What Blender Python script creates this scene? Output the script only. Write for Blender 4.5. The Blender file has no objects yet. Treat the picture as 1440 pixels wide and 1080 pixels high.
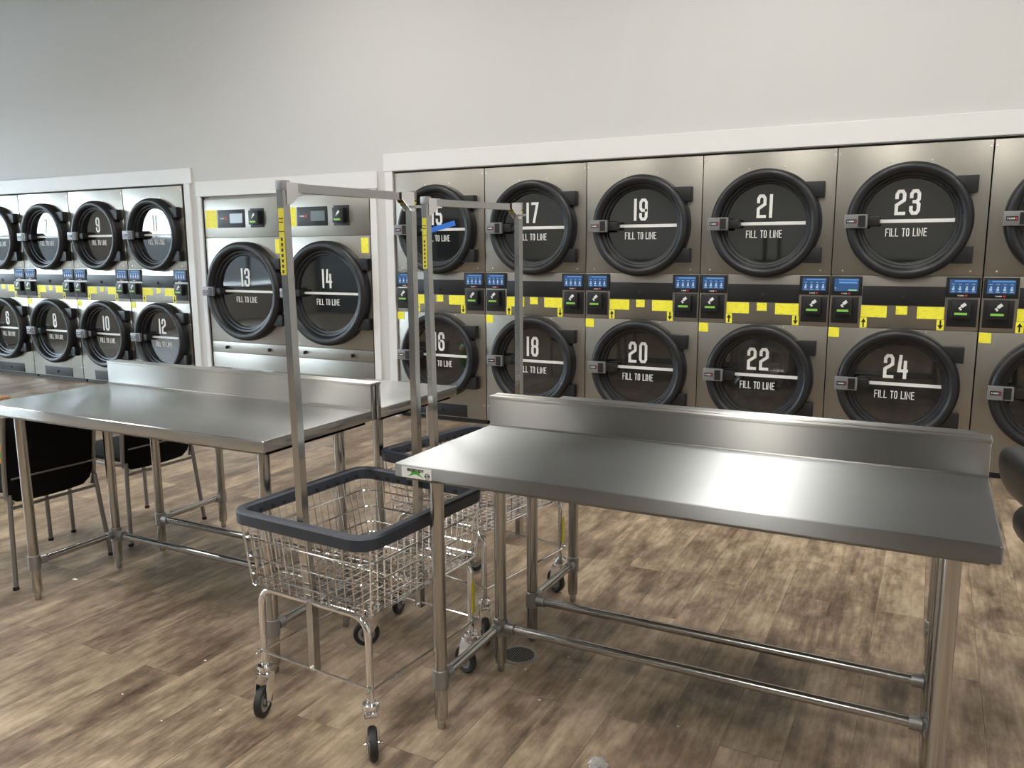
import bpy, bmesh, math, random
from mathutils import Vector, Matrix
C = bpy.context.scene.collection
random.seed(7)
R = math.radians

# ------------------------------------------------------------ materials
def mat(name, color=(.5, .5, .5), rough=.5, metal=0.0, emit=None, estr=1.0, coat=0.0, spec=None):
    m = bpy.data.materials.new(name); m.use_nodes = True
    b = m.node_tree.nodes['Principled BSDF']
    b.inputs['Base Color'].default_value = (*color, 1)
    b.inputs['Roughness'].default_value = rough
    b.inputs['Metallic'].default_value = metal
    if coat: b.inputs['Coat Weight'].default_value = coat; b.inputs['Coat Roughness'].default_value = .05
    if spec is not None: b.inputs['Specular IOR Level'].default_value = spec
    if emit: b.inputs['Emission Color'].default_value = (*emit, 1); b.inputs['Emission Strength'].default_value = estr
    return m
def nd(m, t, **kw):
    n = m.node_tree.nodes.new(t)
    for k, v in kw.items(): setattr(n, k, v)
    return n
def lk(m, a, b): m.node_tree.links.new(a, b)
def ramp(m, stops):
    r = nd(m, 'ShaderNodeValToRGB'); e = r.color_ramp.elements
    while len(e) > 1: e.remove(e[-1])
    e[0].position = stops[0][0]; e[0].color = (*stops[0][1], 1)
    for p, c in stops[1:]:
        x = e.new(p); x.color = (*c, 1)
    return r
def mapped(m, scale, kind='Object'):
    tc = nd(m, 'ShaderNodeTexCoord'); mp = nd(m, 'ShaderNodeMapping')
    mp.inputs['Scale'].default_value = scale
    lk(m, tc.outputs[kind], mp.inputs['Vector']); return mp.outputs['Vector']
def noise(m, vec, scale, detail=4, rough=.5):
    n = nd(m, 'ShaderNodeTexNoise'); n.inputs['Scale'].default_value = scale
    n.inputs['Detail'].default_value = detail; n.inputs['Roughness'].default_value = rough
    lk(m, vec, n.inputs['Vector']); return n.outputs['Fac']
def mrange(m, v, a, b, c, d):
    n = nd(m, 'ShaderNodeMapRange')
    for i, x in zip(('From Min', 'From Max', 'To Min', 'To Max'), (a, b, c, d)): n.inputs[i].default_value = x
    lk(m, v, n.inputs['Value']); return n.outputs['Result']
def bump(m, h, strength, dist):
    b = nd(m, 'ShaderNodeBump'); b.inputs['Strength'].default_value = strength; b.inputs['Distance'].default_value = dist
    lk(m, h, b.inputs['Height']); lk(m, b.outputs['Normal'], m.node_tree.nodes['Principled BSDF'].inputs['Normal'])
BS = 'Principled BSDF'

def steel_sheet(name, color, rough, aniso, brush=(2, 200, 200), tangent=(1, 0, 0), wob=0.0):
    m = mat(name, color, rough, 1.0); b = m.node_tree.nodes[BS]
    v = mapped(m, brush)
    n = noise(m, v, 1.0, 3)
    v2 = mapped(m, (1, 1, 1)); n2 = noise(m, v2, 3.2, 4, .6)
    a = nd(m, 'ShaderNodeMath', operation='ADD')
    lk(m, mrange(m, n, .3, .7, -.004, .004), a.inputs[0]); lk(m, mrange(m, n2, .3, .7, rough - .02, rough + .03), a.inputs[1])
    lk(m, a.outputs[0], b.inputs['Roughness'])
    if aniso:
        b.inputs['Anisotropic'].default_value = aniso
        vt = nd(m, 'ShaderNodeVectorTransform', vector_type='VECTOR', convert_from='OBJECT', convert_to='WORLD')
        vt.inputs[0].default_value = tangent
        lk(m, vt.outputs[0], b.inputs['Tangent']); b.inputs['Anisotropic Rotation'].default_value = .25
    if wob:
        v3 = mapped(m, (1, 1, 1)); bump(m, noise(m, v3, 1.6, 1), wob, .02)
    return m
M = {}
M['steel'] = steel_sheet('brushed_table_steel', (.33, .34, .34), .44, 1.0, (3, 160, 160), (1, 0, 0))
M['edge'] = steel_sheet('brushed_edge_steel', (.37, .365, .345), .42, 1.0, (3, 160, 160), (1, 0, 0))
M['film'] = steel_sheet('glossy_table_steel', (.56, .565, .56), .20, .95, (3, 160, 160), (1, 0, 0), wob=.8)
M['tube'] = mat('tube_steel', (.49, .485, .47), .2, 1.0)
M['cast'] = mat('cast_fitting', (.36, .36, .36), .42, .9)
M['cab'] = steel_sheet('dryer_steel', (.34, .32, .285), .34, 0, (120, 120, 2), wob=.03); M['cab'].node_tree.nodes[BS].inputs['Metallic'].default_value = .95
M['cabdark'] = mat('dryer_seam_shadow', (.02, .02, .02), .7)
M['zinc'] = mat('screw_metal', (.8, .8, .8), .3, 1)
M['rubber'] = mat('black_door_ring', (.010, .011, .0135), .42)
M['plastic'] = mat('black_plastic', (.007, .0075, .009), .45)
M['greyplastic'] = mat('charcoal_plastic', (.008, .0085, .010), .42)
M['latch'] = mat('grey_latch_plastic', (.2, .2, .205), .4, .3)
M['glass'] = mat('tinted_door_glass', (.010, .0115, .0115), .035, coat=.7, spec=.8)
M['white'] = mat('white_vinyl', (.74, .74, .72), .5)
M['yellow'] = mat('yellow_label', (.83, .74, .04), .5)
_v = mapped(M['yellow'], (25, 1, 150)); _n = noise(M['yellow'], _v, 1, 2)
_r = ramp(M['yellow'], [(.33, (.70, .63, .06)), (.45, (.90, .83, .055))]); lk(M['yellow'], _n, _r.inputs[0]); lk(M['yellow'], _r.outputs[0], M['yellow'].node_tree.nodes[BS].inputs['Base Color'])
M['yellowtape'] = mat('yellow_caution_label', (.62, .55, .03), .45)
M['red'] = mat('red_mark', (.5, .03, .03), .5)
M['ink'] = mat('black_ink', (.01, .01, .01), .5)
M['screen'] = mat('blue_screen', (.01, .02, .04), .15, emit=(.07, .19, .45), estr=.42)
M['screenband'] = mat('blue_screen_bar', (.01, .02, .04), .2, emit=(.2, .45, .9), estr=.6)
M['icon'] = mat('screen_icon', (.1, .1, .1), .3, emit=(.5, .68, .95), estr=.55)
M['screengreen'] = mat('screen_green_bar', (.05, .1, .02), .3, emit=(.4, .7, .25), estr=.7)
M['lcd'] = mat('grey_lcd', (.10, .115, .12), .12, emit=(.5, .6, .62), estr=.12)
M['green'] = mat('green_light', (.05, .15, .02), .4, emit=(.30, .62, .10), estr=.55)
M['chrome'] = mat('chrome_wire', (.86, .86, .86), .12, 1)
M['bumper'] = mat('slate_bumper_plastic', (.030, .036, .050), .45)
M['tyre'] = mat('black_rubber_tyre', (.02, .02, .02), .55)
M['hub'] = mat('grey_wheel_hub', (.33, .33, .33), .4)
M['tape'] = mat('blue_masking_tape', (.02, .15, .62), .55)
M['fabric'] = mat('black_fabric', (.006, .006, .007), .9, spec=.2)
M['chairmetal'] = mat('grey_chair_metal', (.30, .29, .28), .35, .8)
M['vinyl'] = mat('black_chair_vinyl', (.02, .021, .024), .35)
M['greenink'] = mat('green_ink', (.06, .35, .03), .5)
M['drain'] = mat('drain_metal', (.35, .34, .32), .4, .9)
M['clear'] = mat('crumpled_film', (.85, .85, .85), .12); M['clear'].node_tree.nodes[BS].inputs['Transmission Weight'].default_value = .75
M['paper'] = mat('paper_scrap', (.8, .79, .75), .7)
M['cardboard'] = mat('cardboard', (.30, .19, .11), .8)
M['orange'] = mat('orange_print', (.8, .33, .03), .4)
M['gbag'] = mat('green_print', (.08, .5, .02), .4)
M['mat'] = mat('tan_mat', (.5, .27, .12), .8)
M['trim'] = mat('trim_paint', (.69, .685, .67), .45)

def wall_material():
    m = mat('wall_paint', (.565, .56, .55), .75)
    bump(m, noise(m, mapped(m, (1, 1, 1)), 90, 3), .08, .002)
    return m
M['wall'] = wall_material()
M['backwall'] = mat('rear_wall_paint', (.62, .61, .58), .8)
M['darkwall'] = mat('dark_service_void', (.05, .05, .05), .9)
M['ceil'] = mat('ceiling_paint', (.22, .22, .21), .9)
M['frame'] = mat('dark_window_frame', (.05, .05, .05), .5)
M['lamp'] = mat('led_panel', (.9, .9, .9), .5, emit=(1.0, .975, .92), estr=31)
M['pave'] = mat('outdoor_pavement', (.55, .54, .52), .9)

def floor_material():
    m = mat('vinyl_plank_floor', (.3, .24, .18), .42); b = m.node_tree.nodes[BS]
    tc = nd(m, 'ShaderNodeTexCoord')
    sp = nd(m, 'ShaderNodeSeparateXYZ'); lk(m, tc.outputs['Object'], sp.inputs[0])
    cb = nd(m, 'ShaderNodeCombineXYZ'); lk(m, sp.outputs['Y'], cb.inputs['X']); lk(m, sp.outputs['X'], cb.inputs['Y'])
    br = nd(m, 'ShaderNodeTexBrick'); lk(m, cb.outputs[0], br.inputs['Vector'])
    br.offset = .37; br.offset_frequency = 2
    for k, v in (('Scale', 1), ('Brick Width', 1.22), ('Row Height', .178), ('Mortar Size', .0012), ('Mortar Smooth', .1), ('Bias', 0)): br.inputs[k].default_value = v
    br.inputs['Color1'].default_value = (0, 0, 0, 1); br.inputs['Color2'].default_value = (1, 1, 1, 1); br.inputs['Mortar'].default_value = (.5, .5, .5, 1)
    # per-plank shift for the grain
    sh = nd(m, 'ShaderNodeMath', operation='MULTIPLY'); lk(m, br.outputs['Color'], sh.inputs[0]); sh.inputs[1].default_value = 37.0
    cg = nd(m, 'ShaderNodeCombineXYZ')
    gx = nd(m, 'ShaderNodeMath', operation='MULTIPLY'); lk(m, sp.outputs['X'], gx.inputs[0]); gx.inputs[1].default_value = 15.0
    gy = nd(m, 'ShaderNodeMath', operation='MULTIPLY'); lk(m, sp.outputs['Y'], gy.inputs[0]); gy.inputs[1].default_value = 3.4
    lk(m, gx.outputs[0], cg.inputs['X']); lk(m, gy.outputs[0], cg.inputs['Y']); lk(m, sh.outputs[0], cg.inputs['Z'])
    g1 = noise(m, cg.outputs[0], 1.0, 7, .68)
    n2 = nd(m, 'ShaderNodeTexNoise'); n2.inputs['Scale'].default_value = 1.0; n2.inputs['Detail'].default_value = 3; n2.inputs['Roughness'].default_value = .55
    cg2 = nd(m, 'ShaderNodeCombineXYZ')
    hx = nd(m, 'ShaderNodeMath', operation='MULTIPLY'); lk(m, sp.outputs['X'], hx.inputs[0]); hx.inputs[1].default_value = 6.5
    hy = nd(m, 'ShaderNodeMath', operation='MULTIPLY'); lk(m, sp.outputs['Y'], hy.inputs[0]); hy.inputs[1].default_value = 3.2
    lk(m, hx.outputs[0], cg2.inputs['X']); lk(m, hy.outputs[0], cg2.inputs['Y']); lk(m, sh.outputs[0], cg2.inputs['Z'])
    lk(m, cg2.outputs[0], n2.inputs['Vector'])
    mx = nd(m, 'ShaderNodeMath', operation='ADD'); lk(m, mrange(m, g1, .28, .72, 0, .46), mx.inputs[0]); lk(m, mrange(m, n2.outputs['Fac'], .28, .72, 0, .42), mx.inputs[1])
    cg3 = nd(m, 'ShaderNodeCombineXYZ')
    fx = nd(m, 'ShaderNodeMath', operation='MULTIPLY'); lk(m, sp.outputs['X'], fx.inputs[0]); fx.inputs[1].default_value = 60.0
    fy = nd(m, 'ShaderNodeMath', operation='MULTIPLY'); lk(m, sp.outputs['Y'], fy.inputs[0]); fy.inputs[1].default_value = 5.0
    lk(m, fx.outputs[0], cg3.inputs['X']); lk(m, fy.outputs[0], cg3.inputs['Y']); lk(m, sh.outputs[0], cg3.inputs['Z'])
    g3 = noise(m, cg3.outputs[0], 1.0, 5, .6)
    mxa = nd(m, 'ShaderNodeMath', operation='ADD'); lk(m, mx.outputs[0], mxa.inputs[0]); lk(m, mrange(m, g3, .3, .7, -.10, .10), mxa.inputs[1])
    mob = nd(m, 'ShaderNodeMapping'); mob.inputs['Scale'].default_value = (26, 15, 1); lk(m, tc.outputs['Object'], mob.inputs['Vector'])
    g4 = noise(m, mob.outputs[0], 1.0, 6, .7)
    mxb = nd(m, 'ShaderNodeMath', operation='ADD'); lk(m, mxa.outputs[0], mxb.inputs[0]); lk(m, mrange(m, g4, .3, .7, -.10, .10), mxb.inputs[1])
    mx2 = nd(m, 'ShaderNodeMath', operation='ADD'); lk(m, mxb.outputs[0], mx2.inputs[0]); lk(m, mrange(m, br.outputs['Color'], 0, 1, 0, .16), mx2.inputs[1])
    r = ramp(m, [(.14, (.070, .046, .030)), (.34, (.145, .100, .067)), (.50, (.232, .168, .114)), (.66, (.340, .255, .175)), (.88, (.48, .375, .265))])
    lk(m, mx2.outputs[0], r.inputs[0])
    mo = nd(m, 'ShaderNodeMix', data_type='RGBA', blend_type='MULTIPLY'); mo.inputs['Factor'].default_value = 1
    seam = ramp(m, [(0, (1, 1, 1)), (1, (.62, .6, .58))]); lk(m, br.outputs['Fac'], seam.inputs[0])
    lk(m, r.outputs[0], mo.inputs['A']); lk(m, seam.outputs[0], mo.inputs['B']); lk(m, mo.outputs['Result'], b.inputs['Base Color'])
    lk(m, mrange(m, g1, .3, .7, .34, .48), b.inputs['Roughness'])
    bump(m, g1, .12, .002)
    return m
M['floor'] = floor_material()

def glass_pane_material():
    m = bpy.data.materials.new('window_glass'); m.use_nodes = True; nt = m.node_tree; nt.nodes.clear()
    o = nd(m, 'ShaderNodeOutputMaterial'); t = nd(m, 'ShaderNodeBsdfTransparent'); g = nd(m, 'ShaderNodeBsdfGlossy')
    g.inputs['Roughness'].default_value = .02; x = nd(m, 'ShaderNodeMixShader'); x.inputs[0].default_value = .08
    t.inputs[0].default_value = (.9, .94, .95, 1)
    lk(m, t.outputs[0], x.inputs[1]); lk(m, g.outputs[0], x.inputs[2]); lk(m, x.outputs[0], o.inputs[0]); return m
M['pane'] = glass_pane_material()

# ------------------------------------------------------------ geometry helpers
class B:
    def __init__(s): s.bm = bmesh.new()
    def box(s, a, b, bev=0, seg=2):
        r = bmesh.ops.create_cube(s.bm, size=1); vs = r['verts']
        for v in vs:
            v.co = Vector([a[i] + (v.co[i] + .5) * (b[i] - a[i]) for i in range(3)])
        if bev:
            es = list({e for v in vs for e in v.link_edges})
            bmesh.ops.bevel(s.bm, geom=es, offset=bev, segments=seg, affect='EDGES', profile=.6)
        return s
    def tube(s, pts, r, n=12, closed=False, cap=True):
        P = [Vector(p) for p in pts]; k = len(P)
        rad = r if isinstance(r, (list, tuple)) else [r] * k
        dirs = []
        for i in range(k):
            if closed: d = (P[(i + 1) % k] - P[i]).normalized() + (P[i] - P[i - 1]).normalized()
            else:
                d = Vector((0, 0, 0))
                if i < k - 1: d += (P[i + 1] - P[i]).normalized()
                if i > 0: d += (P[i] - P[i - 1]).normalized()
            dirs.append(d.normalized())
        up = Vector((0, 0, 1)) if abs(dirs[0].z) < .9 else Vector((1, 0, 0))
        u = (up - dirs[0] * up.dot(dirs[0])).normalized(); rings = []
        for i in range(k):
            d = dirs[i]; u = (u - d * u.dot(d)).normalized(); w = d.cross(u)
            sc = 1.0
            if 0 < i < k - 1 or closed:
                a = (P[(i + 1) % k] - P[i]).normalized().dot(d); sc = 1 / max(a, .5)
            # widen only across the bend
            if sc > 1.001:
                bn = ((P[(i + 1) % k] - P[i]).normalized() - (P[i] - P[i - 1]).normalized())
                bn = (bn - d * bn.dot(d)); bn = bn.normalized() if bn.length > 1e-6 else u
            else: bn = u
            ring = []
            for j in range(n):
                t = 2 * math.pi * (j + .5) / n
                o = (u * math.cos(t) + w * math.sin(t)) * rad[i]
                if sc > 1.001: o += bn * o.dot(bn) * (sc - 1)
                ring.append(s.bm.verts.new(P[i] + o))
            rings.append(ring)
        m = k if closed else k - 1
        for i in range(m):
            a, b = rings[i], rings[(i + 1) % k]
            for j in range(n): s.bm.faces.new((a[j], a[(j + 1) % n], b[(j + 1) % n], b[j]))
        if cap and not closed:
            s.bm.faces.new(rings[0][::-1]); s.bm.faces.new(rings[-1])
        return s
    def lathe(s, prof, c, axis='y', n=64, closed=False):
        c = Vector(c); rings = []
        for (r, h) in prof:
            ring = []
            for j in range(n):
                t = 2 * math.pi * j / n; a, b = r * math.cos(t), r * math.sin(t)
                p = {'y': (a, h, b), 'z': (a, b, h), 'x': (h, a, b)}[axis]
                ring.append(s.bm.verts.new(c + Vector(p)))
            rings.append(ring)
        for i in range(len(rings) - (0 if closed else 1)):
            a, b = rings[i], rings[(i + 1) % len(rings)]
            for j in range(n): s.bm.faces.new((a[j], a[(j + 1) % n], b[(j + 1) % n], b[j]))
        if not closed:
            for rg, (r, h) in ((rings[0], prof[0]), (rings[-1], prof[-1])):
                if r > 1e-6: s.bm.faces.new(rg)
        return s
    def prism(s, poly, y0, y1):          # poly in (x,z), extruded along y
        a = [s.bm.verts.new((x, y0, z)) for x, z in poly]; b = [s.bm.verts.new((x, y1, z)) for x, z in poly]
        k = len(poly); s.bm.faces.new(a); s.bm.faces.new(b[::-1])
        for i in range(k): s.bm.faces.new((a[i], a[(i + 1) % k], b[(i + 1) % k], b[i]))
        return s
    def grid(s, f, nu, nv):
        V = [[s.bm.verts.new(f(i / nu, j / nv)) for j in range(nv + 1)] for i in range(nu + 1)]
        for i in range(nu):
            for j in range(nv): s.bm.faces.new((V[i][j], V[i + 1][j], V[i + 1][j + 1], V[i][j + 1]))
        return s
    def rot(s, ang, axis, c=(0, 0, 0)):
        bmesh.ops.rotate(s.bm, verts=s.bm.verts, cent=c, matrix=Matrix.Rotation(ang, 3, axis)); return s
    def build(s, name, m, parent=None, loc=(0, 0, 0), smooth=True, ang=35):
        bmesh.ops.recalc_face_normals(s.bm, faces=s.bm.faces)
        me = bpy.data.meshes.new(name); s.bm.to_mesh(me); s.bm.free()
        me.materials.append(m)
        if smooth:
            me.polygons.foreach_set('use_smooth', [True] * len(me.polygons)); me.set_sharp_from_angle(angle=R(ang))
        o = bpy.data.objects.new(name, me); C.objects.link(o); o.location = loc
        if parent: o.parent = parent
        return o
def tag(o, label=None, cat=None, group=None, kind=None):
    if label: o['label'] = label
    if cat: o['category'] = cat
    if group: o['group'] = group
    if kind: o['kind'] = kind
    return o
def empty(name, loc=(0, 0, 0), rz=0, parent=None):
    o = bpy.data.objects.new(name, None); C.objects.link(o); o.location = loc; o.rotation_euler.z = rz
    if parent: o.parent = parent
    return o
def copy_tree(o, parent=None):
    c = o.copy(); C.objects.link(c)
    if parent: c.parent = parent
    for ch in list(o.children): copy_tree(ch, c)
    return c

# ------------------------------------------------------------ condensed stroke lettering
GL = {'1': [[(.5, 0), (.5, 2)]], '7': [[(0, 2), (1, 2), (.35, 0)]],
 '0': [[(.25, 0), (0, .25), (0, 1.75), (.25, 2), (.75, 2), (1, 1.75), (1, .25), (.75, 0), 'c']],
 '2': [[(0, 1.45), (0, 1.75), (.25, 2), (.75, 2), (1, 1.75), (1, 1.2), (0, .75), (0, 0), (1, 0)]],
 '3': [[(0, 1.5), (0, 1.75), (.25, 2), (.75, 2), (1, 1.75), (1, 1.25), (.72, 1.03), (1, .82), (1, .25), (.75, 0), (.25, 0), (0, .25), (0, .5)], [(.4, 1.03), (.8, 1.03)]],
 '4': [[(.15, 2), (0, .62), (1, .62)], [(.82, 1.45), (.82, 0)]],
 '5': [[(1, 2), (0, 2), (0, 1.15), (.75, 1.15), (1, .9), (1, .25), (.75, 0), (.25, 0), (0, .25), (0, .45)]],
 '6': [[(1, 1.5), (1, 1.75), (.75, 2), (.25, 2), (0, 1.75), (0, .25), (.25, 0), (.75, 0), (1, .25), (1, .85), (.75, 1.08), (.1, 1.08)]],
 '8': [[(.25, 0), (0, .25), (0, .85), (.2, 1.03), (0, 1.22), (0, 1.75), (.25, 2), (.75, 2), (1, 1.75), (1, 1.22), (.8, 1.03), (1, .85), (1, .25), (.75, 0), 'c'], [(.2, 1.03), (.8, 1.03)]],
 '9': [[(0, .5), (0, .25), (.25, 0), (.75, 0), (1, .25), (1, 1.75), (.75, 2), (.25, 2), (0, 1.75), (0, 1.15), (.25, .92), (.9, .92)]],
 'F': [[(1, 2), (0, 2), (0, 0)], [(0, 1.05), (.8, 1.05)]], 'I': [[(.5, 0), (.5, 2)]], 'L': [[(0, 2), (0, 0), (1, 0)]],
 'T': [[(0, 2), (1, 2)], [(.5, 2), (.5, 0)]], 'N': [[(0, 0), (0, 2), (1, 0), (1, 2)]],
 'E': [[(1, 2), (0, 2), (0, 0), (1, 0)], [(0, 1.05), (.8, 1.05)]],
 'A': [[(0, 0), (.5, 2), (1, 0)], [(.2, .6), (.8, .6)]], 'Y': [[(0, 2), (.5, 1), (1, 2)], [(.5, 1), (.5, 0)]],
 'G': [[(1, 1.6), (.75, 2), (.25, 2), (0, 1.75), (0, .25), (.25, 0), (1, 0), (1, .95), (.5, .95)]],
 'C': [[(1, 1.6), (.75, 2), (.25, 2), (0, 1.75), (0, .25), (.25, 0), (.75, 0), (1, .4)]],
 'R': [[(0, 0), (0, 2), (.75, 2), (1, 1.75), (1, 1.2), (.75, 1), (0, 1)], [(.5, 1), (1, 0)]],
 'S': [[(1, 1.6), (.75, 2), (.25, 2), (0, 1.7), (0, 1.3), (1, .75), (1, .3), (.75, 0), (.25, 0), (0, .4)]]}
GL['O'] = GL['0']
def stroke(b, pts, t, closed, y0, y1):
    P = [Vector(p) for p in pts]
    if not closed:
        e0 = (P[0] - P[1]).normalized() * t / 2; e1 = (P[-1] - P[-2]).normalized() * t / 2; P[0] = P[0] + e0; P[-1] = P[-1] + e1
    k = len(P); L, Rr = [], []
    for i in range(k):
        if closed or 0 < i < k - 1:
            d1 = (P[i] - P[i - 1]).normalized(); d2 = (P[(i + 1) % k] - P[i]).normalized()
            n1 = Vector((-d1.y, d1.x)); n2 = Vector((-d2.y, d2.x)); n = (n1 + n2).normalized()
            n = n * (t / 2 / max(n.dot(n1), .45))
        else:
            d = (P[1] - P[0] if i == 0 else P[-1] - P[-2]).normalized(); n = Vector((-d.y, d.x)) * t / 2
        L.append(P[i] + n); Rr.append(P[i] - n)
    for i in range(k if closed else k - 1):
        j = (i + 1) % k
        b.prism([tuple(L[i]), tuple(L[j]), tuple(Rr[j]), tuple(Rr[i])], y0, y1)
def text(b, s, cx, cz, h, t, wf=.36, gap=.14, y0=-.002, y1=0, width=None):
    """centred lettering, h = outer height, t = stroke, wf = glyph width / height"""
    sc = (h - t) / 2; adv = []
    for ch in s:
        adv.append(h * .26 if ch == ' ' else (t if ch in '1I' else h * wf * (1.2 if ch == 'N' else 1)))
    tot = sum(adv) + gap * h * (len(s) - 1)
    kx = (width / tot) if width else 1
    x = cx - tot * kx / 2
    for ch, a in zip(s, adv):
        if ch != ' ':
            for li, pl in enumerate(GL[ch]):
                cl = pl[-1] == 'c'; pts = pl[:-1] if cl else pl
                w = max(a * kx - t, 0)
                q = []
                for (u, v) in pts:
                    uu = .5 if ch in '1I' else u
                    q.append((x + t / 2 + uu * w if ch not in '1I' else x + a * kx / 2, cz - h / 2 + t / 2 + v * sc))
                stroke(b, q, t, cl, y0 - .00012 * li, y1)
        x += (a + gap * h) * kx
    return b

# ------------------------------------------------------------ room
WR = .8925
seam = [.014, .9085, 1.802, 2.6955, 3.589, 4.4845, 5.379]          # right bank, x of the cabinet seams
LX = [-2.57 - .897 * (i + 1) for i in range(4)]                   # left bank, left edge of each stack
def structure(b, name, m, **k):
    o = b.build(name, M[m] if isinstance(m, str) else m, smooth=False); return tag(o, kind='structure')
XW0, XW1, YB, ZC = -9.0, 8.0, -12.0, 4.55
structure(B().box((XW0, YB, -.05), (XW1, 1.4, 0)), 'floor', 'floor')
structure(B().box((XW0, YB, ZC), (XW1, 1.4, ZC + .1)), 'ceiling', 'ceil')
structure(B().box((XW1, YB, 0), (XW1 + .1, 1.4, ZC)), 'wall_right', 'wall')
structure(B().box((XW0, YB - .1, 0), (XW1, YB, ZC)), 'wall_rear', 'backwall')
structure(B().box((XW0, 1.3, 0), (XW1, 1.4, ZC)), 'wall_service', 'darkwall')
w = B()
zt, zm = 2.14, 2.005
w.box((XW0, 0, zt), (-2.49, .12, ZC)); w.box((-2.49, 0, zt), (-2.30, .12, ZC)); w.box((-2.30, 0, zm), (-.22, .12, ZC)); w.box((-.22, 0, zt), (0, .12, ZC)); w.box((0, 0, zt), (XW1, .12, ZC))
w.box((-2.49, 0, 0), (-2.30, .12, zt)); w.box((-.22, 0, 0), (-.0, .12, zt))
w.box((XW0, 0, 0), (LX[3] - .012, .12, zt)); w.box((seam[6] + .01, 0, 0), (XW1, .12, zt))
w.box((-2.30, .03, 1.978), (-.22, .12, zm))
structure(w, 'wall_back', 'wall')
def trim(n, xa, xb, za, zb, jam):
    b = B().box((xa, -.022, za), (xb, 0, zb), .003)
    for (ja, jb) in jam: b.box((ja, -.018, 0), (jb, .03, za), .003)
    structure(b, f'trim_{n}', 'trim')
trim(1, XW0, -2.412, 2.142, 2.292, [(-2.530, -2.445)])
trim(2, -2.362, -.150, 2.008, 2.152, [(-2.352, -2.300), (-.235, -.165)])
trim(3, -.078, XW1, 2.145, 2.290, [(-.068, .012)])
# left wall with storefront windows (out of view, seen mirrored in the door glass)
wl = B(); ys = [-.9, -2.5, -4.1, -5.7, -7.3, -8.9]; SL = .70
wl.box((XW0 - .1, YB, 0), (XW0, 1.4, .70)); wl.box((XW0 - .1, YB, 3.1), (XW0, 1.4, ZC)); wl.box((XW0 - .1, ys[0], .70), (XW0, 1.4, 3.1)); wl.box((XW0 - .1, YB, .70), (XW0, ys[-1], 3.1))
wl.box((XW0 - .1, -4.1, .70), (XW0, -3.35, 3.1))
structure(wl, 'wall_left', 'backwall')
k = 1
for a, b_ in zip(ys[:-1], ys[1:]):
    if k == 2: b_ = -3.35
    f = B()
    f.box((XW0 - .08, b_, .70), (XW0 - .02, b_ + .05, 3.1)); f.box((XW0 - .08, a - .05, .70), (XW0 - .02, a, 3.1))
    f.box((XW0 - .08, b_ + .05, .70), (XW0 - .02, a - .05, .76)); f.box((XW0 - .08, b_ + .05, 3.04), (XW0 - .02, a - .05, 3.1)); f.box((XW0 - .08, b_ + .05, 2.3), (XW0 - .02, a - .05, 2.35))
    fo = structure(f, f'window_{k}', 'frame')
    B().box((XW0 - .055, b_ + .05, .76), (XW0 - .045, a - .05, 3.04)).build('window_pane', M['pane'], fo, smooth=False)
    k += 1
structure(B().box((-60, -45, -.25), (XW0 - .1, 30, -.15)), 'ground_outside', 'pave')
structure(B().box((-34, -40, -.15), (-30, 20, 2.2)).box((-24, -9, -.15), (-20, -7, 1.5)), 'backdrop_outside', 'frame')
# unseen dark blocks standing in for washers, added so the door glass mirrors dark
structure(B().box((-5.5, -9.8, 0), (6.5, -9.0, 1.25)).box((-8.9, -10.4, 0), (-5.5, -9.3, 2.2)), 'dark_reflection_block', 'frame')
# ceiling lights
for i, x in enumerate((-6.6, -3.3, 0.0, 3.22, 6.3)):
    for j, y in enumerate((-2.2, -5.7, -9.0)):
        if j == 0 and i in (0, 1): continue
        if j == 2 and i in (0, 2, 4): continue
        t = empty('ceiling_light', (x, y, ZC - .06))
        tag(t, 'flat rectangular LED panel set in the ceiling of the laundry room', 'ceiling light', 'LED ceiling panels')
        B().box((-.34, -.66, 0), (.34, .66, .06)).build('light_frame', M['trim'], t, smooth=False)
        B().box((-.30, -.62, -.005), (.30, .62, .0)).build('diffuser', M['lamp'], t, smooth=False)

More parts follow.
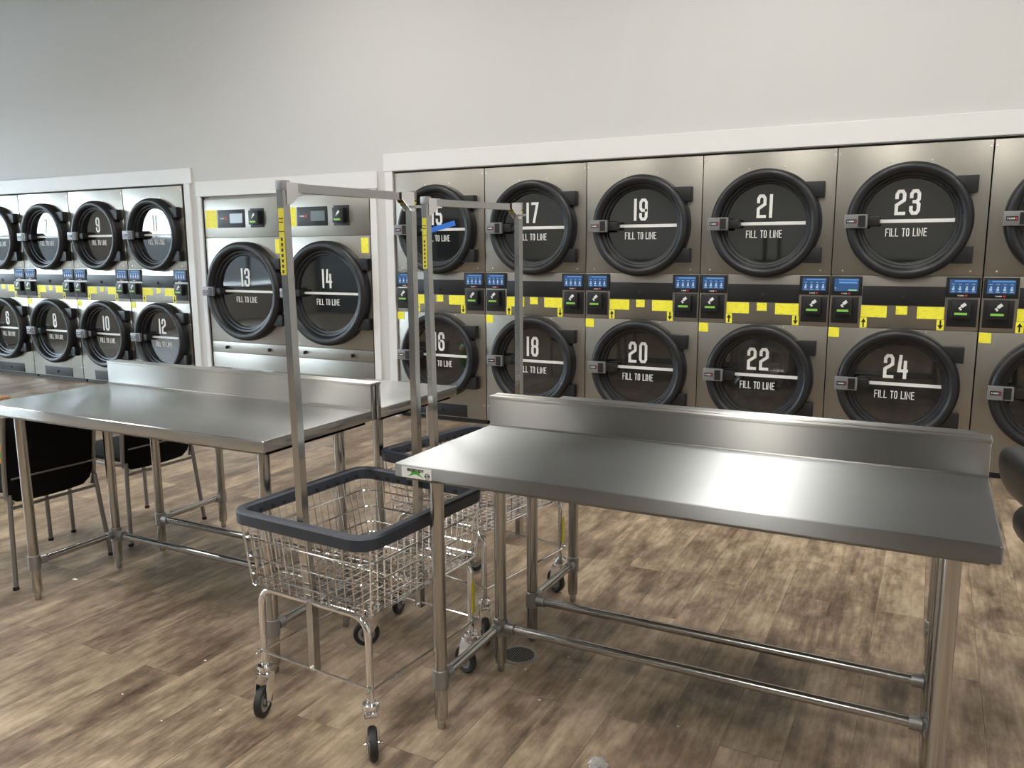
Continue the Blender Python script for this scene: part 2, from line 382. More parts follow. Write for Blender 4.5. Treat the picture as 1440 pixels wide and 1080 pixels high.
# ------------------------------------------------------------ dryers
def ring_profile(r, d=.098):
    k = r / .366
    return [(r + .004, 0), (r + .004, -.055), (r, -.075), (r - .008 * k, -.09), (r - .022 * k, -d), (r - .038 * k, -d), (r - .054 * k, -.088),
            (r - .062 * k, -.07), (r - .064 * k, -.052), (r - .078 * k, -.048), (r - .082 * k, -.028), (r - .096 * k, -.024), (r - .100 * k, -.006), (r - .100 * k, 0)]
def make_door(r, nums):
    """door centred on the origin, wall plane y=0, front toward -y. returns door root and the meshes that repeat"""
    k = r / .366; rg = r - .099 * k
    d = B().lathe(ring_profile(r), (0, 0, 0), 'y', 96, closed=True).build('door', M['rubber'])
    g = B().lathe([(rg + .004, 0), (rg + .004, -.006), (0, -.0065)], (0, 0, 0), 'y', 72).build('door_glass', M['glass'], d)
    B().box((-rg + .003, -.0085, -.011), (rg - .003, -.0062, .011)).build('fill_line', M['white'], d, smooth=False)
    text(B(), 'FILL TO LINE', -.01, -.072 * (1 + (k - 1) * .35), .052 * (1 + (k - 1) * .3), .0056, .46, .11, -.0085, -.0062, width=.243 * (1 + (k - 1) * .35)).build('fill_lettering', M['white'], d, smooth=False)
    for s in (1, -1):
        b = B().box((.235 * k, -.062, s * .165 * k - (.105 if s < 0 else 0)), (.378 * (k if k < 1.1 else k * .985), -.001, s * .165 * k + (.105 if s > 0 else 0)), .006)
        b.build('hinge', M['plastic'], d)
    l = B().box((-r - .012, -.122, -.044), (-r + .132, -.092, .044), .005)
    lo = l.build('latch', M['latch'], d)
    B().box((-r + .075, -.125, -.036), (-r + .118, -.1215, .036)).build('latch_recess', M['plastic'], d, smooth=False)
    B().box((-r + .004, -.1235, -.013), (-r + .066, -.1215, .013)).build('latch_badge', M['plastic'], d, smooth=False)
    text(B(), 'FAGOR', -r + .030, 0, .010, .0022, .6, .2, -.1243, -.1233).build('badge_lettering', M['white'], d, smooth=False)
    B().box((-r + .053, -.1243, -.006), (-r + .063, -.1233, .006)).build('badge_mark', M['red'], d, smooth=False)
    B().box((-r + .11, -.092, -.03), (-r + .20, -.02, .03), .004).build('latch_arm', M['plastic'], d)
    return d
def num_mesh(n, k=1.0):
    b = B(); text(b, str(n), -.012, .118 * k, .160 * (1 + (k - 1) * .6), .0205, .40, .13, -.0085, -.0062)
    return b
door_small = make_door(.366, None)

def flat(parent, name, m, x0, x1, z0, z1, y=-.003, y0=-.0005, bev=0):
    o = B().box((x0, y, z0), (x1, y0, z1), bev).build(name, m, parent, smooth=bool(bev)); return o
def make_stack_base():
    root = empty('stacked_dryer')
    cab = B().box((.004, .03, .04), (WR - .004, 1.15, 2.1275)).build('cabinet', M['cab'], root, smooth=False)
    B().box((.01, .035, 0), (WR - .01, 1.1, .04)).build('kick_base', M['plastic'], root, smooth=False)
    def panel(name, z0, z1):
        b = B().box((.0022, 0, z0), (WR - .0022, .03, z1), .003)
        return b.build(name, M['cab'], root)
    up = panel('upper_front_panel', 1.2955, 2.127); co = panel('control_panel', .9465, 1.2925); lo = panel('lower_front_panel', .042, .9435)
    def screws(par, pts):
        b = B()
        for x, z in pts: b.lathe([(.006, 0), (.0055, -.003), (0, -.004)], (x, 0, z), 'y', 10)
        b.build('screw', M['zinc'], par)
    screws(up, [(.015, 2.085), (WR - .015, 2.085), (.07, 1.325), (WR - .07, 1.325), (.32, 2.018), (.56, 2.022)])
    screws(lo, [(.36, .932), (.60, .93), (WR - .02, .17), (.02, .17)])
    # touch screens
    for sx, x0 in ((0, .006), (1, WR - .198)):
        sc = B().box((x0, -.012, 1.160), (x0 + .192, 0, 1.288), .003).build('touch_screen', M['plastic'], root)
        if sx == 1 or True:
            flat(sc, 'display', M['screen'], x0 + .02, x0 + .172, 1.188, 1.273, -.0128, -.0118)
        b = B()
        for q in range(4):
            xx = x0 + .040 + q * .0375
            b.lathe([(.0085, 0), (.0085, -.0006)], (xx, -.0128, 1.213), 'y', 10); b.box((xx - .004, -.0134, 1.222), (xx + .006, -.0128, 1.232)); b.box((xx - .010, -.0134, 1.196), (xx + .012, -.0128, 1.2)); b.box((xx - .009, -.0134, 1.243), (xx + .009, -.0128, 1.246))
        b.build('screen_icon', M['icon'], sc, smooth=False)
        flat(sc, 'screen_header', M['screenband'], x0 + .045, x0 + .168, 1.260, 1.268, -.0134, -.0128)
        text(B(), 'FAGOR', x0 + .085, 1.172, .009, .0018, .6, .2, -.0130, -.0118).build('brand_lettering', M['white'], sc, smooth=False)
        flat(sc, 'brand_mark', M['red'], x0 + .108, x0 + .122, 1.167, 1.178, -.0130, -.0118)
    # card readers
    for x0 in (.014, WR - .182):
        rd = B().box((x0, -.006, .973), (x0 + .168, 0, 1.148), .002).build('card_reader', M['greyplastic'], root)
        b = B().box((x0 + .022, -.048, 1.028), (x0 + .134, -.006, 1.140), .006); b.build('reader_body', M['plastic'], rd)
        g = B().box((x0 + .04, -.0492, 1.052), (x0 + .112, -.0475, 1.066)); g.build('status_light', M['green'], rd, smooth=False)
        h = B().tube([(x0 + .078, -.049, 1.105), (x0 + .100, -.049, 1.123)], .0105, 10); h.tube([(x0 + .062, -.049, 1.092), (x0 + .078, -.049, 1.105)], .004, 6)
        h.lathe([(.007, 0), (.007, -.0015)], (x0 + .074, -.0482, 1.088), 'y', 12)
        bmesh.ops.scale(h.bm, vec=(1, .1, 1), verts=h.bm.verts, space=Matrix.Translation((0, .0488, 0)))
        h.build('tap_symbol', M['white'], rd)
    # lint door and lower access panel
    ld = B().box((.203, -.006, 1.100), (.694, 0, 1.226), .002).build('lint_door', M['greyplastic'], root)
    B().lathe([(.014, 0), (.014, -.005), (.009, -.008), (0, -.008)], (.45, -.006, 1.148), 'y', 16).box((.446, -.018, 1.136), (.454, -.006, 1.162)).build('lock', M['plastic'], ld)
    ap = B().box((.205, -.006, .050), (.702, 0, .155), .002).build('access_panel', M['greyplastic'], root)
    B().lathe([(.014, 0), (.014, -.005), (.009, -.008), (0, -.008)], (.45, -.006, .100), 'y', 16).box((.446, -.018, .09), (.454, -.006, .114)).build('lock', M['plastic'], ap)
    # yellow labels
    for (x0, x1, z0, z1) in ((.200, .358, 1.018, 1.096), (.412, .480, 1.040, 1.097), (.538, .695, 1.017, 1.096), (.004, .072, .876, .941)):
        flat(root, 'warning_label', M['yellow'], x0, x1, z0, z1, -.0022)
    for x0, s in ((.198, 1), (.656, -1)):
        al = flat(root, 'arrow_label', M['yellow'], x0, x0 + .043, .946, 1.015, -.0018)
        zc = .981; x = x0 + .0215
        b = B().prism([(x - .016, zc + s * .002), (x + .016, zc + s * .002), (x, zc + s * .028)], -.003, -.0017)
        b.box((x - .0045, -.003, min(zc + s * .002, zc - s * .03)), (x + .0045, -.0017, max(zc + s * .002, zc - s * .03)))
        b.build('arrow', M['ink'], al, smooth=False)
    return root
base = make_stack_base()
stacks = [(seam[i], 15 + 2 * i, .4485) for i in range(6)] + [(LX[i], 11 - 2 * i, .484) for i in range(4)]
roots = [base] + [copy_tree(base) for _ in stacks[1:]]
for rt, (x, n, dc) in zip(roots, stacks):
    rt.location = (x, 0, 0)
    extra = {15: 'stacked stainless tumble dryers numbered 15 over 16 beside the white wall post', 25: 'partly seen stacked stainless dryers at the right edge of the photo, right of number 23',
             5: 'stacked stainless tumble dryers numbered 5 over 6, leftmost in the photo', 11: 'stacked stainless tumble dryers numbered 11 over 12, rightmost of the left bank'}
    tag(rt, extra.get(n, f'stacked stainless tumble dryers with doors numbered {n} above {n + 1}'), 'dryer', 'double stacked tumble dryers in the back wall')
    for zc, nn in ((1.645, n), (.578, n + 1)):
        d = copy_tree(door_small)
        d.parent = rt; d.location = (dc, 0, zc)
        num_mesh(nn).build('door_number', M['white'], d, smooth=False)
def drop(o):
    for c in list(o.children): drop(c)
    bpy.data.objects.remove(o)
drop(door_small)
# different screen on the left of 23/24: a settings page
rt = [o for o in C.objects if o.get('label', '').startswith('stacked stainless tumble dryers with doors numbered 23')][0]
for ch in rt.children:
    if ch.name.startswith('touch_screen') and min(v.co.x for v in ch.data.vertices) < .1:
        for c in list(ch.children):
            if c.name.startswith('screen_icon'): bpy.data.objects.remove(c)
        flat(ch, 'screen_menu', M['icon'], .030, .038, 1.205, 1.212, -.0134, -.0128)
        flat(ch, 'screen_bar', M['screenband'], .055, .168, 1.240, 1.252, -.0134, -.0128)
        flat(ch, 'screen_button', M['screengreen'], .115, .168, 1.192, 1.200, -.0134, -.0128)

# large single dryers 13 and 14
def make_large():
    root = empty('large_dryer'); W = 1.0145
    B().box((.004, .03, .04), (W - .004, 1.15, 1.975)).build('cabinet', M['cab'], root, smooth=False)
    B().box((.01, .035, 0), (W - .01, 1.1, .04)).build('kick_base', M['plastic'], root, smooth=False)
    for nme, z0, z1 in (('top_control_panel', 1.608, 1.975), ('front_panel', .576, 1.604), ('lint_drawer', .468, .573), ('lower_panel', .042, .465)):
        p = B().box((.002, 0, z0), (W - .002, .03, z1), .003).build(nme, M['cab'], root)
        if nme == 'lint_drawer':
            for x in (.214, .78):
                B().lathe([(.016, 0), (.016, -.006), (.011, -.014), (0, -.014)], (x, 0, .522), 'y', 16).box((x - .005, -.03, .505), (x + .005, -.01, .535)).build('lock_knob', M['plastic'], p)
    cp = B().box((.185, -.004, 1.700), (.545, 0, 1.873), .002).build('control_display', M['greyplastic'], root)
    flat(cp, 'display', M['lcd'], .350, .515, 1.744, 1.834, -.0052, -.0038)
    text(B(), 'FAGOR', .248, 1.79, .014, .003, .6, .2, -.0050, -.0038).build('brand_lettering', M['white'], cp, smooth=False)
    flat(cp, 'brand_mark', M['red'], .285, .305, 1.775, 1.805, -.005, -.0038)
    rd = B().box((.620, -.006, 1.698), (.792, 0, 1.877), .002).build('card_reader', M['greyplastic'], root)
    B().box((.645, -.058, 1.725), (.765, -.006, 1.855), .006).build('reader_body', M['plastic'], rd)
    B().box((.662, -.0592, 1.742), (.735, -.0575, 1.758)).build('status_light', M['green'], rd, smooth=False)
    h = B().tube([(.700, -.059, 1.800), (.722, -.059, 1.825)], .010, 10); h.tube([(.686, -.059, 1.784), (.70, -.059, 1.80)], .004, 6)
    bmesh.ops.scale(h.bm, vec=(1, .1, 1), verts=h.bm.verts, space=Matrix.Translation((0, .0588, 0)))
    h.build('tap_symbol', M['white'], rd)
    flat(root, 'warning_label', M['yellow'], .022, .172, 1.698, 1.873, -.0022)
    flat(root, 'warning_label', M['yellow'], .915, .995, 1.452, 1.587, -.0022)
    return root
lg = make_large()
door_big = make_door(.476, None)
lg2 = copy_tree(lg)
for i, (x, n) in enumerate(((-2.285, 13), (-1.2705, 14))):
    rt = (lg, lg2)[i]
    rt.location = (x, 0, 0)
    tag(rt, f'large single stainless tumble dryer with door numbered {n}', 'dryer', 'large single tumble dryers')
    d = copy_tree(door_big)
    d.parent = rt; d.location = (.527, 0, 1.085)
    num_mesh(n, 1.15).build('door_number', M['white'], d, smooth=False)
drop(door_big)
# blue tape over the line of door 15
tp = B().box((-.15, -.001, -.021), (.15, 0, .021)).rot(R(-13), 'Y').build('masking_tape', M['tape'], loc=(seam[0] + .4485 + .02, -.0095, 1.645 + .018), smooth=False)
tag(tp, 'strip of blue masking tape stuck aslant on the door glass of dryer 15', 'tape')

# ------------------------------------------------------------ work tables
TL, TH, TD = 1.523, .8645, .605
def make_table():
    root = empty('work_table')
    t = B().box((0, 0, TH - .041), (TL, .585, TH), .006, 3)
    t.build('tabletop', M['steel'], root)
    s = B().box((.0, .575, TH - .041), (TL, .602, TH + .096), .002)
    s.box((-.002, .5735, TH + .093), (TL + .002, .604, TH + .1045), .003)
    s.tube([(.001, .5735, TH + .001), (TL - .001, .5735, TH + .001)], .0045, 8)
    s.build('backsplash', M['edge'], root)
    u = B().box((.02, .03, TH - .055), (TL - .02, .56, TH - .0415)); u.build('underside_channel', M['edge'], root, smooth=False)
    lx = (.088, TL - .088); ly = (.088, .482)
    zr = .170
    for x in lx:
        for y in ly:
            lg_ = B().lathe([(.0205, TH - .05), (.0205, .042), (.019, .036), (.019, .034)], (x, y, 0), 'z', 28).build('leg', M['tube'], root)
            B().lathe([(.012, .035), (.0135, .030), (.0135, .006), (.011, 0)], (x, y, 0), 'z', 20).build('foot', M['tube'], lg_)
            B().lathe([(.0215, zr + .030), (.0245, zr + .028), (.0245, zr - .030), (.0215, zr - .032)], (x, y, 0), 'z', 24).build('collar', M['cast'], lg_)
        r_ = B().tube([(x, ly[0] + .02, zr), (x, ly[1] - .02, zr)], .0155, 20).build('side_rail', M['tube'], root)
        for ya, yb in ((ly[0] + .022, ly[0] + .05), (ly[1] - .05, ly[1] - .022)): B().tube([(x, ya, zr), (x, yb, zr)], .0195, 20).build('socket', M['cast'], r_)
    r_ = B().tube([(lx[0] + .02, ly[1], zr - .003), (lx[1] - .02, ly[1], zr - .003)], .0155, 20).build('rear_rail', M['tube'], root)
    for xa, xb in ((lx[0] + .022, lx[0] + .055), (lx[1] - .055, lx[1] - .022)): B().tube([(xa, ly[1], zr - .003), (xb, ly[1], zr - .003)], .0205, 20).build('socket', M['cast'], r_)
    return root
T = make_table()
TX1, TY1, TX2, TY2 = 2.8575, -4.048, .799, -4.021
places = [((TX1, TY1, 0), 0, 'long stainless work table nearest the camera with a white maker label on its front corner'),
          ((TX1 + TL, TY1 + 2 * TD + .006, 0), math.pi, 'stainless work table back to back behind the labelled one, facing dryers 17 to 24'),
          ((TX2, TY2, 0), 0, 'long stainless work table on the left with two black chairs at its left end'),
          ((TX2 + TL, TY2 + 2 * TD + .002, 0), math.pi, 'stainless work table back to back behind the left one, facing dryers 13 and 14')]
for i, (loc, rz, lab) in enumerate(places):
    t = T if i == 0 else copy_tree(T)
    t.location = loc; t.rotation_euler.z = rz
    tag(t, lab, 'work table', 'stainless steel folding tables')
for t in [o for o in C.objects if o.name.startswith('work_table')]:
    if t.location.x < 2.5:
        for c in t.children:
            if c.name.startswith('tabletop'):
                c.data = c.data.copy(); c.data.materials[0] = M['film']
lb = B().box((.026, -.0012, TH - .0385), (.128, 0, TH - .0065)).build('maker_label', M['white'], T, smooth=False)
text(B(), 'REGENCY', .074, TH - .0145, .0085, .0018, .75, .2, -.002, -.0012).build('label_lettering', M['ink'], lb, smooth=False)
g = B(); g.prism([(.048, TH - .035), (.070, TH - .026), (.078, TH - .026), (.100, TH - .035), (.088, TH - .024), (.088, TH - .021), (.100, TH - .013), (.077, TH - .0195), (.070, TH - .0195), (.048, TH - .013), (.060, TH - .021), (.060, TH - .024)], -.0018, -.0012)
g.build('label_swoosh', M['greenink'], lb, smooth=False)
g = B().lathe([(.0085, -.0012), (.0085, -.0018), (.0065, -.0018), (.0065, -.0012)], (.1135, 0, TH - .028), 'y', 24, closed=True)
text(g, 'NSF', .1135, TH - .028, .0055, .0012, .6, .25, -.0018, -.0012).build('label_seal', M['ink'], lb, smooth=False)

# ------------------------------------------------------------ carts
def rrect(hx, hy, z, r, n=6, cx=0, cy=0):
    out = []
    for sx, sy, a0 in ((1, 1, 0), (-1, 1, 90), (-1, -1, 180), (1, -1, 270)):
        for j in range(n + 1):
            a = R(a0 + 90 * j / n); out.append((cx + sx * (hx - r) + r * math.cos(a), cy + sy * (hy - r) + r * math.sin(a), z))
    return out
def make_cart():
    root = empty('laundry_cart')
    ZB, ZR = .440, .667; bx, by = .243, .286; tx, ty = .266, .296
    bk = B()
    W_ = .0023
    for z, f in ((ZB, 0), (.478, .18), (.535, .44), (.595, .72)):
        bk.tube(rrect(bx + (tx - bx) * f, by + (ty - by) * f, z, .035 + .02 * f, cx=-.015 * f), .0031 if f else .0036, 6, closed=True)
    # outer carrier ring below
    n = 14
    for i in range(-7, 8):
        x0 = bx * .94 * i / 7; x1 = (tx - .02) * i / 7 - .015
        bk.tube([(x1, -ty, ZR - .01), (x0, -by, ZB), (x0, by, ZB), (x1, ty, ZR - .01)], W_, 5)
    for j in range(-9, 10):
        y0 = by * .95 * j / 9; y1 = (ty - .02) * j / 9
        bk.tube([(-tx - .015, y1, ZR - .01), (-bx, y0, ZB - .004), (bx, y0, ZB - .004), (tx - .015, y1, ZR - .01)], W_, 5)
    for y in (-.2, 0, .2): bk.tube([(-bx, y, ZB - .009), (bx, y, ZB - .009)], .0035, 6)
    basket = bk.build('wire_basket', M['chrome'], root)
    # bumper rim with rounded section
    outer = rrect(.285, .312, 0, .07, 8, cx=-.018); k = len(outer)
    bm = B(); prof = [(0, -.022), (.004, -.026), (.014, -.022), (.016, .012), (.010, .019), (-.010, .020), (-.016, .014), (-.015, -.018), (-.010, -.023)]
    rings = []
    for i, p in enumerate(outer):
        a = Vector(outer[(i + 1) % k]) - Vector(outer[i - 1]); nrm = Vector((a.y, -a.x, 0)).normalized()
        rings.append([bm.bm.verts.new(Vector((p[0], p[1], ZR - .005)) + nrm * (q[0] - .016) + Vector((0, 0, q[1]))) for q in prof])
    for i in range(k):
        a, b = rings[i], rings[(i + 1) % k]
        for j in range(len(prof)): bm.bm.faces.new((a[j], a[(j + 1) % len(prof)], b[(j + 1) % len(prof)], b[j]))
    rim = bm.build('rim_bumper', M['bumper'], basket)
    sl = B()
    for i in range(-5, 6):
        for sx in (-1, 1): sl.box((sx * .2525 - .020, i * .05 - .006, ZR - .020), (sx * .2525 - .016, i * .05 + .006, ZR - .008))
    for i in range(-4, 5):
        for sy in (-1, 1): sl.box((i * .05 - .006, sy * .2795 - .002, ZR - .020), (i * .05 + .006, sy * .2795 + .002, ZR - .008))
    sl.build('slot_marking', M['ink'], rim, smooth=False)
    # end frames
    lx, ly = .221, .262
    for s in (-1, 1):
        pts = [(-lx, s * ly, .165), (-lx, s * ly, .37)]
        for j in range(1, 7):
            a = R(90 * j / 6); pts.append((-lx + .055 * (1 - math.cos(a)), s * ly, .37 + .055 * math.sin(a)))
        pts2 = [(-p[0], p[1], p[2]) for p in pts[::-1]]
        B().tube(pts + pts2, .0112, 14).build('end_frame', M['chrome'], root)
        B().tube([(-lx - .02, s * (ly + .011), .213), (lx + .02, s * (ly + .011), .213)], .0042, 8).build('lower_rail', M['chrome'], root)
        B().tube([(s * (lx + .011), -ly - .03, .205), (s * (lx + .011), ly + .03, .205)], .0042, 8).build('lower_rail', M['chrome'], root)
    # casters
    angs = {(-1, -1): 112, (1, -1): 136, (-1, 1): 46, (1, 1): -15}
    for (sx, sy), a in angs.items():
        c = empty('caster', (sx * lx, sy * ly, 0), R(a), root)
        fk = B().lathe([(.004, .178), (.012, .176), (.012, .163), (.024, .161), (.026, .152), (.018, .148), (.026, .144), (.024, .138), (.004, .137)], (0, 0, 0), 'z', 20)
        off = -.030
        fk.box((-.030, -.019, .128), (.022, .019, .139), .003)
        for s in (-1, 1):
            b2 = [(-.030, .130), (.020, .130), (.010, .085), (off + .010, .040), (off - .012, .040), (-.044, .08)]
            fk.prism(b2, s * .019 - .0015, s * .019 + .0015)
        fk.tube([(off, -.029, .050), (off, .029, .050)], .0045, 10)
        fo = fk.build('caster_fork', M['chrome'], c)
        wt = B().lathe([(.032, -.010), (.043, -.0125), (.048, -.009), (.050, 0), (.048, .009), (.043, .0125), (.032, .010)], (off, 0, .050), 'y', 36, closed=True); wt.build('tyre', M['tyre'], c)
        B().lathe([(.034, -.008), (.034, .008), (.028, .010), (.012, .006), (.010, .012), (0, .012)], (off, 0, .050), 'y', 28).lathe([(.034, -.008), (.028, -.010), (.012, -.006), (.010, -.012), (0, -.012)], (off, 0, .050), 'y', 28).build('hub', M['hub'], c)
    # uprights and bar: 25 mm square tube
    hw = .0125
    def sq(pts):
        b = B(); b.tube(pts, hw * 1.4142, 4, cap=True); return b
    P1 = [(0, -.262, .205), (0, -.262, .445), (-.014, -.268, .655), (-.032, -.268, 1.655)]
    P2 = [(0, .262, .205), (0, .262, .445), (0, .265, .655), (0, .265, 1.655)]
    for P in (P1, P2):
        up = sq([(0, *q[1:]) for q in P] if P is P2 else P).build('upright_post', M['tube'], root, ang=30)
        s = -1 if P is P1 else 1
        y = P[-1][1]
        B().box((-.0145, y - .0145, 1.640), (.0145, y + .0145, 1.667), .002).build('post_cap', M['cast'], up)
        g = B(); yy = y - s * .0125
        for sx in (-.0145, .0145):
            vs = [(sx, y, 1.662), (sx, y - s * .065, 1.662), (sx, y - s * .065, 1.640), (sx, y - s * .015, 1.600), (sx, y, 1.600)]
            a_ = [g.bm.verts.new((v[0] - .001, v[1], v[2])) for v in vs]; b_ = [g.bm.verts.new((v[0] + .001, v[1], v[2])) for v in vs]
            g.bm.faces.new(a_); g.bm.faces.new(b_[::-1])
            for q in range(5): g.bm.faces.new((a_[q], a_[(q + 1) % 5], b_[(q + 1) % 5], b_[q]))
        g.build('gusset', M['chrome'], up, smooth=False)
        if s == 1:
            B().tube([(-.02, y, 1.615), (.034, y, 1.615)], .005, 8).box((.028, y - .014, 1.611), (.034, y + .014, 1.619)).build('wing_bolt', M['zinc'], up)
            B().box((-.0132, y - .0132, 1.625), (.0132, y + .0132, 1.658)).build('caution_tape', M['yellowtape'], up, smooth=False)
            b = B()
            for zz in (1.632, 1.644): b.box((-.0136, y - .0136, zz), (.0136, y + .0136, zz + .005))
            b.build('tape_stripe', M['ink'], up, smooth=False)
        else:
            lbm = B().box((-.0105, y - .0138, 1.405), (.0105, y - .0124, 1.590)).box((-.0138, y - .0105, 1.405), (-.0124, y + .004, 1.590)).build('caution_label', M['yellowtape'], up, smooth=False)
            b = B()
            for zz in (1.410, 1.425, 1.440, 1.455, 1.47, 1.485, 1.5): b.box((-.004, y - .0143, zz), (.003, y - .0136, zz + .009))
            b.box((-.0105, y - .0143, 1.525), (.0105, y - .0136, 1.527)); b.box((-.008, y - .0143, 1.55), (.008, y - .0136, 1.553)); b.box((-.008, y - .0143, 1.56), (.008, y - .0136, 1.563))
            b.build('label_print', M['ink'], lbm, smooth=False)
        if P is P1:
            for c in up.children: c.location.x = -.032 if not c.name.startswith('caution_label') else -.029
        B().lathe([(.006, 0), (.006, -.006), (0, -.007)], (0, P[0][1] - .0125, .215), 'y', 10).build('bolt', M['chrome'], up)
    B().tube([(-.031, -.256, 1.647), (-.0, .253, 1.647)], .0125 * 1.4142, 4).build('hanger_bar', M['tube'], root)
    B().box((lx + .009, ly - .006, .235), (lx + .0128, ly + .008, .345)).build('caution_label', M['yellowtape'], root, smooth=False)
    return root
cart = make_cart()
for i, (x, y, a, lab) in enumerate(((2.628, -3.885, -4, 'chrome wire laundry cart with double pole rack, nearest the camera'), (2.604, -3.09, -9.5, 'chrome wire laundry cart with double pole rack, standing behind the nearer cart'))):
    c = cart if i == 0 else copy_tree(cart)
    c.location = (x, y, 0); c.rotation_euler.z = R(a)
    tag(c, lab, 'laundry cart', 'wire laundry carts between the tables')

# ------------------------------------------------------------ chairs (left)
def make_chair():
    """local: faces -x, back at x=+.2; origin at floor centre"""
    root = empty('banquet_chair'); fx, bx, hy = -.225, .235, .235
    for s in (-1, 1):
        y = s * hy
        B().tube([(bx, y, .0), (bx - .026, s * .208, .385), (bx - .030, s * .205, .42)], .011, 12).build('leg', M['chairmetal'], root)
        B().tube([(fx, y * .98, 0), (fx - .005, y * .98, .40)], .011, 12).build('leg', M['chairmetal'], root)
        B().lathe([(.013, 0), (.013, .014), (.011, .015)], (bx, y, 0), 'z', 12).lathe([(.013, 0), (.013, .014), (.011, .015)], (fx, y * .98, 0), 'z', 12).build('foot_cap', M['plastic'], root)
    # rail frame under the seat and between rear legs
    B().tube(rrect(.205, hy - .03, .405, .05, 5, cx=-.03), .010, 10, closed=True).build('seat_frame', M['chairmetal'], root)
    B().tube([(bx - .024, -.212, .360), (bx - .024, .212, .360)], .0075, 10).build('stretcher', M['chairmetal'], root)
    st = B().grid(lambda u, v: (-.27 + .455 * u, -.200 + .40 * v, .44 + .035 * (1 - abs(2 * u - 1) ** 4) * (1 - abs(2 * v - 1) ** 4)), 14, 14)
    st.box((-.268, -.198, .415), (.185, .198, .442), .018, 3); st.build('seat', M['fabric'], root, ang=60)
    # curved padded back, slightly reclined
    def bp(side):
        def f(u, v):
            z = .375 + .415 * v; x = .205 + .05 * v ** 1.5 + side * .022 * (1 - abs(2 * u - 1) ** 6) * (1 - abs(2 * v - 1) ** 6) + .022 * (abs(2 * u - 1) ** 2) * -1
            hwid = .206 + .004 * v; cut = max(0, .12 - v) / .12; hwid -= .045 * cut * cut
            return (x, (2 * u - 1) * hwid, z)
        return f
    b = B().grid(bp(1), 16, 16).grid(bp(-1), 16, 16); bmesh.ops.remove_doubles(b.bm, verts=b.bm.verts, dist=.0006)
    b.build('backrest', M['fabric'], root, ang=70)
    def xx(v): return .205 + .05 * v ** 1.5 - .020
    pts = []
    for s in (-1, 1):
        col = [((bx - .030 if v == 0 else xx(v) + .006), s * (.212 + .004 * v - (.02 if v == 0 else 0)), .375 + .415 * v) for v in (0, .08, .2, .4, .6, .8, .95)]
        pts.append(col)
    arc = [(xx(1) + .004, .196 * math.cos(R(a)), .785 + .022 * math.sin(R(a))) for a in (150, 120, 90, 60, 30)]
    B().tube(pts[0] + arc + pts[1][::-1], .0105, 10).build('back_frame', M['chairmetal'], root)
    B().tube([(.237 - .006 * math.cos(R(t * 9)), -.203 + .406 * t / 20, .495) for t in range(0, 21)], .0045, 8).build('back_piping', M['chairmetal'], root)
    return root
ch = make_chair()
for i, (x, y, a, lab) in enumerate(((.468, -3.680, 0, 'black fabric banquet chair turned away from the table, nearer of the two'), (.455, -3.085, 0, 'black fabric banquet chair turned away from the table, farther of the two'))):
    c = ch if i == 0 else copy_tree(ch)
    c.location = (x, y, 0); c.rotation_euler.z = R(a); tag(c, lab, 'chair', 'banquet chairs at the left tables')

# black cushioned chair cut by the right edge
def cushion(w_, d_, h_, p=3.2):
    def f(u, v):
        th = 2 * math.pi * u; ph = math.pi * (v - .5)
        def sg(t, e): return math.copysign(abs(t) ** e, t)
        e = 2 / p
        return (w_ * sg(math.cos(ph), e) * sg(math.cos(th), e), d_ * sg(math.cos(ph), e) * sg(math.sin(th), e), h_ * sg(math.sin(ph), .8))
    return f
rc = empty('task_chair', (4.735, -2.90, 0), R(12)); tag(rc, 'black padded chair cut off by the right edge of the photo', 'chair')
o = B().grid(cushion(.25, .24, .08), 40, 16).build('seat', M['vinyl'], rc, ang=80); o.location = (0.03, 0, .565)
o = B().grid(cushion(.05, .20, .085), 40, 20).build('backrest', M['vinyl'], rc, ang=80); o.location = (-.215, 0, .745); o.rotation_euler = (0, R(-8), 0)
B().tube([(-.215, 0, .73), (-.20, 0, .66), (-.10, 0, .47), (.2, 0, .47)], .013, 10).build('back_stem', M['chairmetal'], rc)
B().tube([(.2, 0, .50), (.2, 0, .09)], .022, 14).build('gas_post', M['plastic'], rc)
b = B()
for q in range(5):
    a = R(72 * q + 36); b.tube([(.2, 0, .10), (.2 + .22 * math.cos(a), .22 * math.sin(a), .065)], [.02, .013], 10)
    b.lathe([(.0, -.012), (.026, -.012), (.026, .012), (0, .012)], (.2 + .22 * math.cos(a), .22 * math.sin(a), .026), 'y', 16)
b.build('star_base', M['plastic'], rc)

# ------------------------------------------------------------ small things
dr = empty('floor_drain', (2.953, -3.440, 0)); tag(dr, 'round slotted metal floor drain under the foreground table', 'floor drain')
B().lathe([(.068, 0), (.068, .003), (.060, .0045), (.057, .002), (.057, 0)], (0, 0, 0), 'z', 48).build('drain_ring', M['drain'], dr)
b = B()
for i in range(-6, 7):
    x = i * .0085; h = math.sqrt(max(.054 ** 2 - x * x, 0))
    b.box((x - .0022, -h, .0032), (x + .0022, h, .0052))
b.build('slot', M['ink'], dr, smooth=False)
B().lathe([(.057, .0005), (.057, .0035), (0, .0037)], (0, 0, 0), 'z', 48).build('drain_grate', M['drain'], dr)
rn = random.Random(3)
def crumple(r, seedv):
    rr = random.Random(seedv); b = B(); bmesh.ops.create_icosphere(b.bm, subdivisions=3, radius=r)
    for v in b.bm.verts: v.co *= .62 + .45 * rr.random(); v.co.z *= .7
    zmin = min(v.co.z for v in b.bm.verts)
    for v in b.bm.verts: v.co.z -= zmin
    return b
o = crumple(.032, 5).build('plastic_wrap', M['clear'], loc=(3.462, -3.945, 0), smooth=False); tag(o, 'small crumpled ball of clear plastic on the floor at the bottom edge', 'plastic wrap')
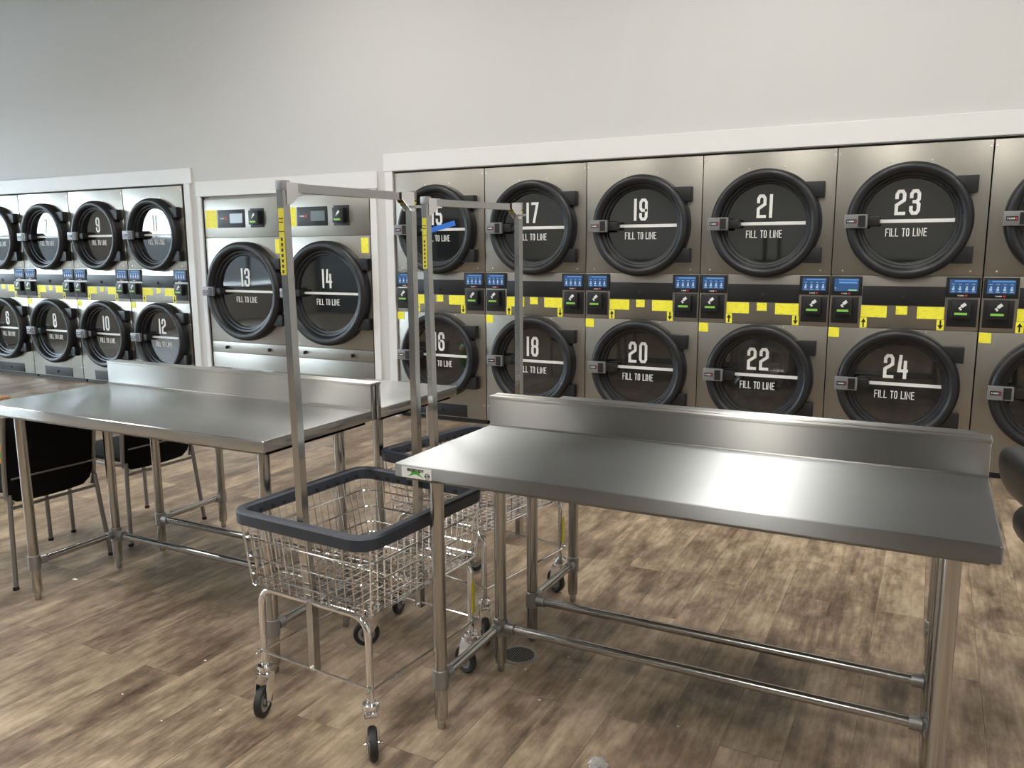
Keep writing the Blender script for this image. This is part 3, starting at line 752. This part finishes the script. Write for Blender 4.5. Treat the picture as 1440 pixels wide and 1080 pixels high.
o = B().grid(lambda u, v: (-.014 + .028 * u, -.006 + .012 * v, .001 + .004 * math.sin(3 * u) * math.sin(2.5 * v)), 6, 4).build('paper_scrap', M['paper'], loc=(.830, -3.725, .0005)); tag(o, 'small white paper scrap on the floor beside the left table leg', 'paper scrap')
b = B()
for (x, y, s) in [(1.95, -3.99, .004), (1.88, -4.28, .003), (2.2, -3.93, .003), (2.25, -4.2, .003), (2.13, -4.33, .003), (3.12, -3.37, .003), (3.22, -3.5, .003), (3.15, -3.68, .004), (3.6, -3.62, .003), (2.3, -3.86, .003), (3.02, -3.52, .004), (3.75, -3.3, .0025)]:
    b.box((x - s, y - s, 0), (x + s, y + s * .6, s * .8), s * .3)
o = b.build('lint_crumbs', M['paper']); tag(o, 'scattered tiny white specks of lint on the plank floor', 'lint', kind='stuff')
# box and snack bag glimpsed at the left edge, tan mat farther back
o = B().box((-1.62, -2.86, 0), (-1.20, -2.52, .36), .004).build('cardboard_box', M['cardboard'], smooth=False); tag(o, 'brown cardboard box glimpsed at the left edge behind the chairs', 'box')
sb = empty('snack_bag', (-1.02, -2.92, 0), R(35)); tag(sb, 'green and orange printed bag standing before the cardboard box at left edge', 'bag')
def pill(z0, z1):
    def f(s):
        def g(u, v):
            z = z0 + (z1 - z0) * v; zz = z / .30
            return ((2 * u - 1) * .11, s * .05 * (1 - abs(2 * u - 1) ** 3) * (1 - abs(2 * zz - 1) ** 2.5) ** .7 if 0 < zz < 1 else 0, z)
        return g
    b = B().grid(f(1), 12, 8).grid(f(-1), 12, 8); bmesh.ops.remove_doubles(b.bm, verts=b.bm.verts, dist=.0004); return b
pill(0, .30).build('bag_body', M['gbag'], sb, ang=70)
for z0, z1 in ((.14, .18), (.22, .27)):
    q = pill(z0, z1); bmesh.ops.scale(q.bm, vec=(1.01, 1.04, 1), verts=q.bm.verts); q.build('printed_band', M['orange'], sb, ang=70)
o = B().box((-5.3, -1.35, 0), (-4.12, -1.0, .02), .004).build('floor_mat', M['mat'], smooth=False); tag(o, 'tan mat on the floor at the far left before the dryers', 'mat')

# ------------------------------------------------------------ world, camera
wd = bpy.data.worlds.new('World'); bpy.context.scene.world = wd; wd.use_nodes = True
bg = wd.node_tree.nodes['Background']; bg.inputs[0].default_value = (.80, .90, 1.0, 1); bg.inputs[1].default_value = 19
cam = bpy.data.cameras.new('camera'); co = bpy.data.objects.new('camera', cam); C.objects.link(co)
f, cx, cy, cz, yaw, pit, rol = 1143.2625, 4.2149, -5.927, 1.4713, .4771, .1632, -.0049
r = Vector((math.cos(yaw), math.sin(yaw), 0)); fw = Vector((-math.sin(yaw) * math.cos(pit), math.cos(yaw) * math.cos(pit), -math.sin(pit)))
u = r.cross(fw); r2 = r * math.cos(rol) + u * math.sin(rol); u2 = -r * math.sin(rol) + u * math.cos(rol)
mx = Matrix((( r2.x, u2.x, -fw.x, cx), (r2.y, u2.y, -fw.y, cy), (r2.z, u2.z, -fw.z, cz), (0, 0, 0, 1)))
co.matrix_world = mx; cam.sensor_width = 36; cam.lens = f / 1440 * 36; cam.clip_start = .05
sc = bpy.context.scene; sc.camera = co
sc.view_settings.view_transform = 'Standard'; sc.view_settings.look = 'None'; sc.view_settings.gamma = 1; sc.view_settings.exposure = .1
try: sc.view_settings.use_curve_mapping = False
except Exception: pass
sc.cycles.use_denoising = True
sc.cycles.max_bounces = 8; sc.cycles.diffuse_bounces = 4; sc.cycles.glossy_bounces = 5; sc.cycles.sample_clamp_indirect = 8
